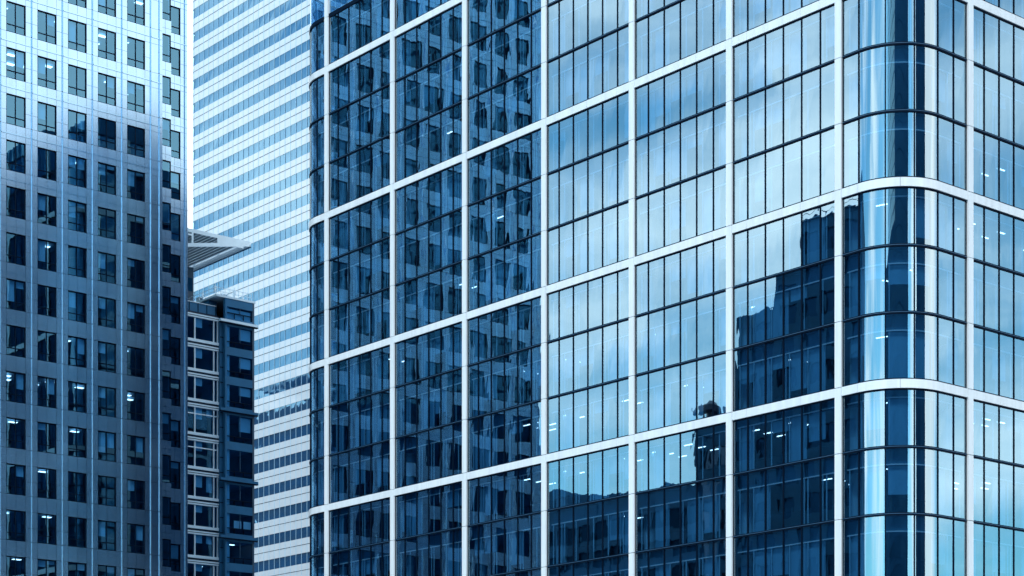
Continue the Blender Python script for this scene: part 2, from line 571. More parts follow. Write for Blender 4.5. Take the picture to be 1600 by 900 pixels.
# ceiling lamps
LAMPS = [  # bay counted from the far corner, storey, panes, rows
    (2, 5, (3,), 3), (2, 6, (3, 4), 3), (2, 7, (3,), 2), (3, 5, (0, 4), 2), (3, 6, (0, 4), 2), (3, 7, (0,), 2), (3, 4, (4,), 2),
    (4, 5, (0, 2), 3), (4, 6, (2,), 2), (4, 7, (0,), 1), (5, 5, (0, 2), 3), (5, 6, (2,), 2), (5, 4, (4,), 3), (5, 7, (0,), 2),
    (6, 5, (1,), 1), (6, 4, (1,), 1), (6, 6, (1,), 1), (6, 7, (3,), 3), (6, 8, (1,), 1), (7, 8, (1, 3), 2), (7, 5, (2, 3), 2), (7, 4, (1, 2, 3), 3),
    (7, 9, (3,), 2), (8, 8, (0, 1), 2), (1, 9, (4,), 2), (1, 12, (3,), 1), (2, 10, (1,), 1), (0, 11, (4,), 1), (0, 8, (4,), 2)]
LAMPS = [(8 + b_ + 1, k_, p_, r_) for b_, k_, p_, r_ in LAMPS]
nl = 0
for bi, k, panes, rows in LAMPS:
    s0, s1, pb, kind = bays[bi]
    z = Z_LOW + (k + 1) * ST - 1.045
    for pi in panes:
        a, b = pb[pi], pb[pi + 1]
        for r in range(rows):
            v = -1.5 - 1.25 * r
            (x, y), (nx, ny) = fpath((a + b) / 2)
            m = MB()
            cx, cyy = x + nx * v, y + ny * v
            tx, ty = -ny, nx
            q = [(cx + tx * i * 0.36 + nx * j * 0.05, cyy + ty * i * 0.36 + ny * j * 0.05) for i, j in ((-1, -1), (1, -1), (1, 1), (-1, 1))]
            m.prism(q, z - 0.02, z + 0.02, 'lamp')
            m.build('ceiling_light', main); nl += 1
print('main lights', nl)

# ================================================================ the steel-clad tower on the left
T0 = (-31.97, 178.4, 0)
TM = 2.925; TS = 4.0
TJ = CAM_Z + 32.69                       # one horizontal joint
tower = thing('clad_tower', 'tall tower on the left with pale metal cladding and a grid of square dark windows', 'building', T0)
NTOP = 24
JZ = [TJ + TS * k for k in range(-8, NTOP)]     # joint heights from 2.7 m
T_H = JZ[-1]
x_r = -(1.25)                           # right-most rib, then a double rib and the corner
NMOD = 15
ribs = [x_r - TM * k for k in range(NMOD)]
X_L = ribs[-1] - 1.25
DEEP = 44.0
wall = MB()
WW, WT, WB = 1.80, 0.58, 0.80            # window width, joint-to-head, sill-to-joint
def clad_panel(m, x0, x1, y, z0, z1, th=0.22):
    g_ = 0.012
    m.box(x0 + g_, x1 - g_, y, y + th, z0 + g_, z1 - g_, 'steel_cladding')
def clad_module(m, xa, xb, y, zj0, zj1, wx0, wx1):
    """one storey of one module between two joints with an opening wx0..wx1"""
    zs, zh = zj0 + WB, zj1 - WT
    n = 2
    for i in range(n):                    # spandrels above and below
        a = wx0 + (wx1 - wx0) * i / n; b = wx0 + (wx1 - wx0) * (i + 1) / n
        clad_panel(m, a, b, y, zj0, zs); clad_panel(m, a, b, y, zh, zj1)
    zm = (zs + zh) / 2 - 0.1
    for a, b in ((xa, wx0), (wx1, xb)):
        if b - a < 0.05: continue
        clad_panel(m, a, b, y, zj0, zs); clad_panel(m, a, b, y, zs, zm)
        clad_panel(m, a, b, y, zm, zh); clad_panel(m, a, b, y, zh, zj1)
    m.box(xa, xb, y + 0.10, y + 0.20, zj0, zs - 0.01, 'joint'); m.box(xa, xb, y + 0.10, y + 0.20, zh + 0.01, zj1, 'joint')
    if wx0 - xa > 0.05: m.box(xa, wx0 - 0.01, y + 0.10, y + 0.20, zs - 0.01, zh + 0.01, 'joint')
    if xb - wx1 > 0.05: m.box(wx1 + 0.01, xb, y + 0.10, y + 0.20, zs - 0.01, zh + 0.01, 'joint')

def win_meshes(w, h):
    p = MB(); p.quad((0, 0, 0), (w, 0, 0), (w, 0, h), (0, 0, h), 'tower_glass')
    f = MB()
    t = 0.075
    f.box(0, w, -0.05, 0.06, 0, t, 'dark_frame'); f.box(0, w, -0.05, 0.06, h - t, h, 'dark_frame')
    f.box(0, t, -0.05, 0.06, t, h - t, 'dark_frame'); f.box(w - t, w, -0.05, 0.06, t, h - t, 'dark_frame')
    zt = h * 0.26
    if w > 1.4:
        f.box(w/2 - t/2, w/2 + t/2, -0.05, 0.06, t, h - t, 'dark_frame')
        f.box(t, w/2 - t/2, -0.045, 0.055, zt - t/2, zt + t/2, 'dark_frame'); f.box(w/2 + t/2, w - t, -0.045, 0.055, zt - t/2, zt + t/2, 'dark_frame')
    else:
        f.box(t, w - t, -0.045, 0.055, zt - t/2, zt + t/2, 'dark_frame')
    po = p.build('window'); fo = f.build('frame')
    pm_, fm_ = po.data, fo.data
    bpy.data.objects.remove(po); bpy.data.objects.remove(fo)
    return pm_, fm_
WH = TS - WT - WB
PANE, FRAME = win_meshes(WW, WH)
PANE_N, FRAME_N = win_meshes(1.30, WH)

def blind_mesh(w0, w1, h, ln):
    m = MB(); m.box(w0, w1, 0, 0.02, h - 0.08 - ln, h - 0.08, 'tower_blind')
    o = m.build('blind'); d = o.data; bpy.data.objects.remove(o); return d
BL = {}
for ln in (0.3, 0.55, 0.9, 1.3, 1.8):
    BL[('l', ln)] = blind_mesh(0.09, 0.85, WH, ln); BL[('r', ln)] = blind_mesh(0.95, 1.71, WH, ln)
    BL[('n', ln)] = blind_mesh(0.09, 1.2, WH, ln)
def light_mesh(w, d):
    m = MB(); m.box(-w/2, w/2, -d/2, d/2, -0.03, 0.0, 'lamp')
    o = m.build('ceiling_light'); e = o.data; bpy.data.objects.remove(o); return e
TL = light_mesh(0.75, 0.42)

R3 = random.Random(21)
stuff_p, stuff_f = MB(), MB()
def tower_px(x, y, z):
    c, s = math.cos(ALPHA), math.sin(ALPHA)
    X = T0[0] + c * x - s * y; Y = T0[1] + s * x + c * y
    return 800 + F_PX * X / Y, HORIZON - F_PX * (z - CAM_Z) / Y
bright_row = CAM_Z + 62.5
nwin = 0
def tower_window(x0, y, z0, narrow=False):
    global nwin
    w = 1.30 if narrow else WW
    px, py = tower_px(x0 + w / 2, y, z0 + WH / 2)
    vis_ = -25 < px < 300 and -35 < py < 935
    if not vis_:
        stuff_p.quad((x0, y, z0), (x0 + w, y, z0), (x0 + w, y, z0 + WH), (x0, y, z0 + WH), 'tower_glass')
        t = 0.08
        for a, b, c_, d in ((0, w, 0, t), (0, w, WH - t, WH), (0, t, t, WH - t), (w - t, w, t, WH - t), (w/2 - t/2, w/2 + t/2, t, WH - t)):
            stuff_f.box(x0 + a, x0 + b, y - 0.05, y + 0.06, z0 + c_, z0 + d, 'dark_frame')
        return
    nwin += 1
    o = inst(PANE_N if narrow else PANE, 'window', tower, (x0, y, z0))
    inst(FRAME_N if narrow else FRAME, 'frame', o)
    if narrow:
        if R3.random() < 0.35: inst(BL[('n', R3.choice((0.55, 0.9, 1.3)))], 'blind', o, (0, 0.12, 0))
    else:
        r = R3.random()
        if r < 0.36: inst(BL[('l', R3.choice((0.55, 0.9, 1.3, 1.8)))], 'blind', o, (0, 0.12, 0))
        if 0.22 < r < 0.56: inst(BL[('r', R3.choice((0.3, 0.55, 0.9, 1.3)))], 'blind', o, (0, 0.12, 0))
    # lamps on the office ceiling behind
    if not narrow and R3.random() < (0.9 if z0 > bright_row else (1.0 if 568 < py < 640 else 0.24)):
        for q in range(2 if (z0 > bright_row or 568 < py < 640) else 1):
            inst(TL, 'ceiling_light', tower, (x0 + R3.uniform(0.3, 2.0), y + 1.2 + 1.7 * q + R3.uniform(0, .4), z0 + WH - 0.02))

for zi in range(len(JZ) - 1):
    zj0, zj1 = JZ[zi], JZ[zi + 1]
    for k in range(NMOD - 1):
        xb = ribs[k]; xa = ribs[k + 1]
        wx0 = (xa + xb) / 2 - WW / 2
        clad_module(wall, xa, xb, 0.0, zj0, zj1, wx0, wx0 + WW)
        tower_window(wx0, 0.14, zj0 + WB)
    # end strips of the front next to both corners
    for xa, xb in ((ribs[0], -0.36), (-0.36, 0.0), (X_L, ribs[-1])):
        for za, zb_ in ((zj0, zj0 + WB), (zj0 + WB, zj1 - WT), (zj1 - WT, zj1)):
            clad_panel(wall, xa, xb, 0.0, za, zb_)
        wall.box(xa, xb - 0.02, 0.10, 0.20, zj0, zj1, 'joint')
    # two stepped-back strips at the right-hand corner (and mirrored on the far corner)
    SB1, SB2 = 6.0, 8.3
    xs1, xs2 = hit_y(T0, 268, 500, SB1)[0], hit_y(T0, 293.5, 500, SB2)[0]
    xw2 = hit_y(T0, 281.8, 500, SB2)[0]
    clad_module(wall, 0.0, xs1, SB1, zj0, zj1, xs1 - 1.32, xs1 - 0.02)
    tower_window(xs1 - 1.32, SB1 + 0.14, zj0 + WB, True)
    clad_module(wall, xs1, xs2, SB2, zj0, zj1, xw2 - 1.30, xw2)
    tower_window(xw2 - 1.30, SB2 + 0.14, zj0 + WB, True)
    for xa, xb, y in ((X_L - xs1, X_L, SB1), (X_L - xs2, X_L - xs1, SB2)):
        clad_module(wall, xa, xb, y, zj0, zj1, xa + 0.6, xa + 1.9)
        tower_window(xa + 0.6, y + 0.14, zj0 + WB, True)
    # return walls and flanks
    for za, zb_ in ((zj0, (zj0 + zj1) / 2), ((zj0 + zj1) / 2, zj1)):
        for xx, sgn in ((0.0, -1), (X_L, 1)):
            wall.box(xx, xx + sgn * 0.2, 0.23, SB1 - 0.01, za + 0.01, zb_ - 0.01, 'steel_cladding')
        for xx, sgn in ((xs1, -1), (X_L - xs1, 1)):
            wall.box(xx, xx + sgn * 0.2, SB1 + 0.23, SB2 - 0.01, za + 0.01, zb_ - 0.01, 'steel_cladding')
        for xx, sgn in ((xs2, -1), (X_L - xs2, 1)):
            wall.box(xx, xx + sgn * 0.2, SB2 + 0.23, DEEP, za + 0.01, zb_ - 0.01, 'steel_cladding')
wall.box(X_L - 5.4, 5.4, DEEP, DEEP + 0.3, 0, T_H, 'steel_cladding')
wall.build('wall', tower)
print('tower windows', nwin)
o = stuff_p.build('window', tower); o['kind'] = 'stuff'
stuff_f.build('frame', o)
# bright round bars over the joints
for k, x in enumerate(ribs + [-0.36, X_L + 0.36]):
    m = MB()
    for zi in range(len(JZ) - 1):
        m.tube((x, -0.03, JZ[zi] + 0.84), (x, -0.03, JZ[zi + 1] + 0.76), 0.056, 'steel_bar', 10)
    m.build('rib', tower)
for x, y in ((hit_y(T0, 288.3, 500, SB2)[0], SB2),):
    m = MB()
    m.tube((x, y - 0.03, 0), (x, y - 0.03, T_H), 0.056, 'steel_bar', 10)
    m.build('rib', tower)
for z in JZ:
    m = MB()
    xs = [X_L] + ribs[::-1] + [-0.02]
    for a, b in zip(xs[:-1], xs[1:]):
        m.box(a + 0.11, b - 0.11, -0.045, 0.02, z - 0.045, z + 0.045, 'steel_bar')
    m.build('ledge', tower)
    m = MB()
    m.box(xs1 + 0.02, xs2 - 0.02, SB2 - 0.045, SB2 + 0.02, z - 0.045, z + 0.045, 'steel_bar')
    m.build('ledge', tower)
for z in JZ:
    m = MB()
    poly = [(X_L + .3, .35), (-.3, .35), (-.3, SB1 + .3), (xs1 - .3, SB1 + .3), (xs1 - .3, SB2 + .3), (xs2 - .3, SB2 + .3), (xs2 - .3, DEEP - .2),
            (X_L - xs2 + .3, DEEP - .2), (X_L - xs2 + .3, SB2 + .3), (X_L - xs1 + .3, SB2 + .3), (X_L - xs1 + .3, SB1 + .3), (X_L + .3, SB1 + .3)]
    m.prism(poly, z - 0.45, z + 0.35, 'ceiling')
    m.build('floor_slab', tower)
m = MB()
m.box(X_L + 7, -7, 7, DEEP - 6, 0, T_H, 'core')
m.box(xs1 - .4, xs1 - .2 , SB2 + 3, SB2 + 20, 0, T_H, 'core')
m.build('core_wall', tower)

# ================================================================ the striped tower behind
S0 = (-53.9, 331.0, 0)
stripe = thing('striped_tower', 'very tall pale tower in the background with bright horizontal white and blue glass stripes', 'building', S0)
SR = 1.6
SLEN = 62.0
PH = CAM_Z + 1.44
def spath(s):
    """s=0 at the left end of the flat front, positive towards the camera side; negative goes round the corner"""
    if s >= 0: return (0, -s), (-1, 0)
    if s > -SR * math.pi / 2:
        a = -s / SR
        return (SR - SR * math.cos(a), SR * math.sin(a)), (-math.cos(a), math.sin(a))
    return (SR + (-SR * math.pi / 2 - s), SR), (0, 1)
def ssweep(m, s0, s1, v0, v1, z0, z1, mat, smooth=False):
    a0 = -SR * math.pi / 2
    S = sorted({s0, s1} | {t for t in [a0 * k / 8 for k in range(9)] if s0 < t < s1})
    vs, fs = [], []
    for s in S:
        (x, y), (nx, ny) = spath(s)
        for v, z in ((v0, z0), (v1, z0), (v1, z1), (v0, z1)): vs.append((x + nx*v, y + ny*v, z))
    for i in range(len(S) - 1):
        a, b = 4*i, 4*i+4
        for k in range(4): fs.append((a+k, a+(k+1) % 4, b+(k+1) % 4, b+k))
    fs += [(3, 2, 1, 0), tuple(4*(len(S)-1) + k for k in range(4))]
    m.add(vs, fs, mat, smooth)
S_BACK = -SR * math.pi / 2 - 40
NS = 40
wallm = MB()
R4 = random.Random(3)
mods = [k * 1.55 for k in range(int(SLEN / 1.55))]
for k in range(NS):
    z = PH + 4.0 * k
    # white glass band panels: above and below the storey joint; each panel set a hair differently
    for i, s in enumerate(mods):
        for za, zb_ in ((z + 0.035, z + 1.03), (z - 1.31, z - 0.035)):
            o = [R4.uniform(-0.004, 0.004) for _ in range(4)]
            p = [(-0.05 - o[0], -s - 0.02, za), (-0.05 - o[1], -s - 1.53, za), (-0.05 - o[2], -s - 1.53, zb_), (-0.05 - o[3], -s - 0.02, zb_)]
            wallm.quad(*p, 'band_glass')
    for za, zb_ in ((z + 0.035, z + 1.03), (z - 1.31, z - 0.035)):
        ssweep(wallm, S_BACK, -0.01, -0.1, 0.05, za, zb_, 'band_glass')
        ssweep(wallm, 0.0, SLEN, -0.3, 0.0, za, zb_, 'joint')
    ssweep(wallm, S_BACK, SLEN, -0.1, 0.075, z - 0.035, z + 0.035, 'dark_frame')
wallm.box(SR + 39.6, SR + 40, -SLEN, SR, 0, PH + 4 * NS, 'band_glass')
wallm.box(0.0, 40, -SLEN - .4, -SLEN, 0, PH + 4 * NS, 'band_glass')
wallm.build('wall', stripe)
for k in range(NS):
    z = PH + 4.0 * k
    m = MB()
    for s in mods:
        o = [R4.uniform(-0.006, 0.006) for _ in range(4)]
        m.quad((-0.02 - o[0], -s - 0.02, z + 1.03), (-0.02 - o[1], -s - 1.53, z + 1.03), (-0.02 - o[2], -s - 1.53, z + 2.69), (-0.02 - o[3], -s - 0.02, z + 2.69), 'strip_glass')
    ssweep(m, S_BACK, -0.01, -0.06, 0.02, z + 1.03, z + 2.69, 'strip_glass', True)
    w = m.build('window', stripe)
    m = MB()
    m.box(0.12, 0.16, -SLEN + 0.3, -0.3, z + 1.0, z + 2.72, 'dim_blind')
    m.build('blind', w)
for s in mods:
    m = MB()
    m.box(-0.09, -0.052, -s - 0.03, -s + 0.03, 0, PH + 4 * NS, 'fin')
    m.build('mullion', stripe)
for k in range(NS + 1):
    m = MB()
    z = PH + 4.0 * k
    m.box(0.35, 38, -SLEN + 0.3, SR - 0.4, z - 1.2, z + 0.9, 'ceiling')
    m.box(5, 30, -SLEN + 5, -4, z + 0.9, z + 2.8, 'core')
    m.build('floor_slab', stripe)

# ================================================================ the narrow stepped office block between
D0 = (-0.13226 * 245.0, 245.0, 0)
mid = thing('stepped_office', 'narrow blue office block with white framed windows, squeezed beside the metal tower', 'building', D0)
def dz(px, py, y=0.0): return hit_y(D0, px, py, y)
xA, _ = hit_y(D0, 353, 600, 0.0)          # left edge of the projecting glass bay
YA = 0.9                                  # setback of the white-framed part
x341, _ = hit_y(D0, 341, 600, YA)
XL_D = x341 - 14.0
floors_px = [470, 507, 552, 598, 645, 699, 753, 798, 842, 888, 934]   # bay floor lines at x=375
fz = [dz(375, p)[1] for p in floors_px]
roof_z = fz[0]
wm = MB()
# core body
wm.box(XL_D, x341, YA + 0.5, 26, 0, fz[1] + 0.6, 'dark_metal') if False else None
wm.box(x341, xA - 0.02, 0.55, 25, 0, fz[1] + 0.5, 'grey_panel')
for i in range(0, 40):
    z = fz[1] - i * 1.87
    if z < 1: break
    wm.box(x341 + 0.02, xA - 0.04, 0.49, 0.549, z - 0.05, z + 0.05, 'dark_frame')
wm.box(xA - 0.12, xA + 0.12, -0.06, 0.4, 0, roof_z + 0.2, 'grey_panel')
# the penthouse: side wall and top
wm.box(xA - 1.2, xA - 0.121, 2.0, 22, fz[1] + 0.5, roof_z - 0.1, 'grey_panel')
wm.box(xA - 1.4, 0.15, -0.1, 24, roof_z, roof_z + 0.25, 'pale_panel')
# bay: spandrels and frames
for i, z in enumerate(fz):
    top = z; 
    if i == 0:
        wm.box(xA + 0.12, 0.0, -0.02, 0.3, z - 1.0, z, 'grey_panel')
    else:
        wm.box(xA + 0.12, 0.0, -0.02, 0.3, z - 0.45, z + 0.55, 'grey_panel')
wm.box(-0.25, 0.02, -0.03, 0.3, 0, roof_z, 'dark_metal')
wm.box(-0.1, 0.0, 0.3, 24, 0, roof_z, 'dark_metal')
wm.box(XL_D, 0, 24, 24.3, 0, roof_z, 'dark_metal')
wm.build('wall', mid)
for i in (1, 4, 6, 8):                    # projecting ledges
    m = MB()
    m.box(xA - 1.0, 0.35, -0.45, -0.03, fz[i] - 0.10, fz[i] + 0.22, 'pale_panel' if i == 1 else 'grey_panel')
    m.box(xA - 1.0, 0.35, -0.43, -0.03, fz[i] - 0.22, fz[i] - 0.101, 'dark_frame')
    m.build('ledge', mid)
R5 = random.Random(9)
for i in range(len(fz) - 1):              # bay windows, one per storey
    zt_ = fz[i] - (1.0 if i == 0 else 0.45); zb_ = fz[i + 1] + 0.55
    m = MB()
    m.quad((xA + 0.12, 0.1, zb_), (-0.25, 0.1, zb_), (-0.25, 0.1, zt_), (xA + 0.12, 0.1, zt_), 'mid_glass')
    w = m.build('window', mid)
    f = MB()
    wd_ = -xA
    f.box(xA + 0.12, -0.25, 0.0, 0.14, zb_ + 0.62, zb_ + 0.72, 'dark_frame')
    for q in (0.30, 0.62):
        f.box(xA + wd_ * q, xA + wd_ * q + 0.06, 0.0, 0.14, zb_, zb_ + 0.62, 'dark_frame')
    f.box(xA + wd_ * 0.5, xA + wd_ * 0.5 + 0.05, 0.02, 0.14, zb_ + 0.72, zt_, 'frame_bead')
    f.box(xA + 0.15, xA + 0.7, 0.3, 0.4, zb_ + 0.1, zt_, 'inner')
    f.build('frame', w)
    b = MB()
    if i == 0:
        b.box(xA + 0.3, -0.4, 0.25, 0.28, zb_, zt_ - 0.2, 'tower_blind'); b.build('blind', w)
    elif i in (1, 2, 3, 4):
        b.box(-wd_ * 0.5, -0.4, 0.25, 0.28, zt_ - R5.uniform(1.0, 2.0), zt_ - 0.1, 'tower_blind'); b.build('blind', w)
    elif i == 7:
        b.box(-wd_ * 0.68, -wd_ * 0.42, 0.25, 0.28, zb_ + 0.75, zb_ + 1.7, 'inner_white')
        b.box(-wd_ * 0.34, -wd_ * 0.08, 0.25, 0.28, zb_ + 0.75, zb_ + 1.7, 'inner_white'); b.build('blind', w)
# white framed windows of the set-back part
x304, _ = hit_y(D0, 304.5, 600, YA); x334, _ = hit_y(D0, 334, 600, YA)
headpx = [498, 545, 591, 638, 690.5, 743.5, 790, 836, 882, 928]       # window heads at x=317
hz = [hit_y(D0, 317, p, YA)[1] for p in headpx]
for i in range(len(hz) - 1):
    zt_ = hz[i]; zb_ = hz[i + 1] + 1.05
    m = MB()
    m.quad((XL_D, YA + 0.12, zb_), (x341, YA + 0.12, zb_), (x341, YA + 0.12, zt_), (XL_D, YA + 0.12, zt_), 'mid_glass')
    w = m.build('window', mid)
    f = MB()
    for xm in [x341 - 0.1, x334, x304, x304 - 2.8, x304 - 5.6, x304 - 8.4]:
        f.box(xm - 0.08, xm + 0.08, YA - 0.02, YA + 0.16, zb_, zt_, 'pale_panel')
    if (zt_ - zb_) > 2.95:
        f.box(XL_D, x341, YA + 0.0, YA + 0.15, zt_ - 0.85, zt_ - 0.72, 'pale_panel')
    f.box(XL_D, x341, YA - 0.12, YA + 0.2, zt_ + 0.0, zt_ + 0.18, 'pale_panel')
    f.box(XL_D, x341, YA - 0.20, YA + 0.2, zt_ + 0.26, zt_ + 0.42, 'pale_panel')
    f.box(XL_D, x341, YA - 0.16, YA + 0.2, zb_ - 0.34, zb_ - 0.001, 'pale_panel')
    f.build('frame', w)
    if R5.random() < 0.8:
        b = MB()
        ln = R5.uniform(0.5, 1.7)
        b.box(x304 + 0.15, x304 + 1.2, YA + 0.3, YA + 0.33, zt_ - ln, zt_, 'tower_blind')
        if R5.random() < 0.6: b.box(x334 - 0.9, x334 - 0.1, YA + 0.3, YA + 0.33, zt_ - R5.uniform(.5, 2.4), zt_, 'tower_blind')
        b.build('blind', w)
m = MB()
m.box(XL_D, x341 - 0.01, YA + 0.21, YA + 0.5, 0, 1, 'joint')
for i in range(len(hz)):
    m.box(XL_D, x341 - 0.01, YA + 0.01, YA + 0.4, hz[i] + 0.181, hz[i] + 0.72, 'joint')
    m.box(XL_D, xA - 0.1, YA + 0.4, 23, hz[i] + 0.05, hz[i] + 0.6, 'ceiling')
m.box(XL_D, xA - 1.5, 6.5, 22, 0, hz[0] + .6, 'core')
m.box(xA + 0.2, -0.3, 5.5, 22, 0, roof_z - 0.3, 'core')
for z in fz[1:]:
    m.box(xA - 0.1, -0.3, 0.42, 22, z - 0.4, z + 0.3, 'ceiling')
m.build('floor_slab', mid)
m = MB()                                  # pale glass balustrade on the lower roof
zb_ = hz[0] + 0.60
m.box(XL_D, x341 - 0.2, YA + 0.2, YA + 0.28, zb_, zb_ + 1.25, 'grey_panel')
for q in range(8):
    xx = x341 - 0.3 - q * 1.25
    m.box(xx, xx + 0.05, YA + 0.12, YA + 0.2, zb_, zb_ + 1.3, 'dark_frame')
m.box(XL_D, x341 - 0.2, YA + 0.1, YA + 0.3, zb_ + 1.26, zb_ + 1.34, 'pale_panel')
m.build('balustrade', mid)
for x_, y_, hh in ((xA + 0.3, 3.0, 2.3), (xA - 0.6, 4.5, 1.5), (-1.6, 2.0, 1.9), (-0.9, 1.2, 1.0)):
    m = MB()
    m.tube((x_, y_, roof_z + 0.25), (x_, y_, roof_z + 0.25 + hh), 0.07, 'pale_panel', 8, 0.04)
    m.box(x_ - 0.14, x_ + 0.14, y_ - 0.06, y_ + 0.06, roof_z + hh * 0.6, roof_z + hh * 0.95, 'pale_panel')
    m.build('antenna', mid)
m = MB()
for q in range(9):
    xx = xA - 1.2 + q * (1.0 - xA) / 8
    m.tube((xx, 0.3, roof_z + 0.25), (xx, 0.3, roof_z + 1.25), 0.03, 'pale_panel', 6)
    yy = 0.3 + q * 2.6
    m.tube((xA - 1.2, yy, roof_z + 0.25), (xA - 1.2, yy, roof_z + 1.25), 0.03, 'pale_panel', 6)
for z in (0.75, 1.22):
    m.tube((xA - 1.2, 0.3, roof_z + z), (-0.2, 0.3, roof_z + z), 0.03, 'pale_panel', 6)
    m.tube((xA - 1.2, 0.3, roof_z + z), (xA - 1.2, 22, roof_z + z), 0.03, 'pale_panel', 6)
m.build('railing', mid)
m = MB()
for x_, y_, a, b, hh in ((xA - 0.8, 5, .5, .8, .7), (xA - 0.7, 9, .6, .9, .6), (xA + 1.2, 2.5, .9, .8, .9), (-1.3, 3.0, .7, .7, .6), (xA - .8, 13, .5, .8, .8)):
    m.box(x_ - a/2, x_ + a/2, y_ - b/2, y_ + b/2, roof_z + 0.25, roof_z + 0.25 + hh, 'pale_panel')
    m.box(x_ - a/3, x_ + a/3, y_ - b/2 - 0.02, y_ - b/2 - 0.001, roof_z + 0.35, roof_z + 0.1 + hh, 'dark_metal')
m.build('roof_equipment', mid)
for xx, yy, zi in ((x304 + 1.2, 2.2, 8), (xA + 1.2, 2.4, 8), (xA + 2.4, 2.6, 8), (xA + 1.9, 4.0, 8), (x304 + 1.9, 3.0, 8)):
    zl = (hz[zi - 0] + 0.05 if xx < xA else fz[8] - 0.4) 
    inst(TL, 'ceiling_light', mid, (xx, yy, zl - 0.01))

# ================================================================ the block with the louvred roof canopy
TIP_Y = 248.0
tip = ((392 - 800) / F_PX * TIP_Y, TIP_Y, CAM_Z + (HORIZON - 381) / F_PX * TIP_Y)
def canopy_block(root, body_x, body_y, size, zc, fascia_h=1.95, louvres=44, dep=30.0, drop=1.6):
    """root at the canopy tip's plan position; canopy spreads to -x and +y"""
    b = MB()
    b.box(body_x - size, body_x, body_y, body_y + size, 0, zc - drop, 'dark_metal')
    z = 2.0
    while z < zc - drop - 2.2:
        b.box(body_x - size + .2, body_x - .2, body_y - 0.06, body_y - 0.001, z, z + 1.7, 'dark_glass')
        b.box(body_x + 0.001, body_x + 0.06, body_y + .2, body_y + size - .2, z, z + 1.7, 'dark_glass')
        z += 3.2
    b.build('wall', root)
    cp = MB()
    L = dep
    cp.box(-L, -0.35, 0.0, 0.35, zc - 0.12, zc + 0.12, 'pale_panel')          # edge along x
    cp.box(-0.35, 0.0, 0.0, L, zc - 0.35, zc + 0.12, 'pale_panel')            # edge along y
    cp.box(-0.95, -0.36, 0.36, L, zc - 0.30, zc + 0.05, 'pale_panel')
    cp.box(-0.02, 0.03, -0.02, L, zc - 0.5, zc - 0.351, 'grey_panel')
    for i in range(louvres):
        x = -1.15 - i * 0.62
        cp.box(x - 0.2, x, 0.36, L, zc - 0.18, zc + 0.1, 'pale_panel')
        cp.box(x - 0.6, x - 0.21, 0.36, L, zc + 0.06, zc + 0.1, 'dark_frame')
    for yb in (6, 12, 18, 24):
        cp.box(-L, -1.0, yb, yb + 0.25, zc + 0.101, zc + 0.5, 'pale_panel')
    co = cp.build('canopy', root)
    # triangular truss along the x edge: tapering plate with a triangular opening
    t = MB()
    lx = 13.0
    hL = fascia_h * lx / 9.24
    top, bot = 0.12, -0.12
    def zb_(x): return zc - 0.14 - (hL - 0.2) * (-x) / lx
    def bar(p, q, th, dy=0.0):
        (xa, za), (xb, zb2) = p, q
        d = Vector((xb - xa, zb2 - za)).normalized(); n = Vector((-d.y, d.x)) * th / 2
        vs = []
        for yy in (-0.14 + dy, 0.0 - dy):
            vs += [(xa + n.x, yy, za + n.y), (xb + n.x, yy, zb2 + n.y), (xb - n.x, yy, zb2 - n.y), (xa - n.x, yy, za - n.y)]
        t.add(vs, [(0,1,2,3), (7,6,5,4), (0,4,5,1), (1,5,6,2), (2,6,7,3), (3,7,4,0)], 'pale_panel')
    bar((-lx, zc - 0.1), (-0.1, zc - 0.02), 0.45)
    bar((-lx, zb_(-lx)), (-0.3, zb_(-0.3)), 0.45, 0.003)
    t.box(-5.0, -1.2, -0.135, -0.005, zc - 0.85, zc - 0.2, 'pale_panel')
    t.box(-8.7, -8.45, -0.132, -0.008, zb_(-8.4), zc, 'pale_panel')
    t.box(-9.9, -8.7, -0.131, -0.009, zc - 0.7 , zc - 0.5, 'pale_panel')
    t.build('truss', co)
    st = MB()
    for yb in (body_y + 1.5, body_y + 9):
        for xb in (body_x - 1.5, body_x - 9):
            st.tube((xb, yb, zc - drop), (xb, yb, zc + 0.02), 0.25, 'pale_panel', 10)
    st.build('canopy_post', co)
cb = thing('canopy_office', 'dark office block half hidden by the metal tower, carrying a pointed white louvred roof canopy', 'building', (tip[0], tip[1], 0))
y_b = 9.0
bx, _ = hit_y((tip[0], tip[1], 0), 302.5, 450, y_b)
canopy_block(cb, bx, y_b, 26.0, tip[2])

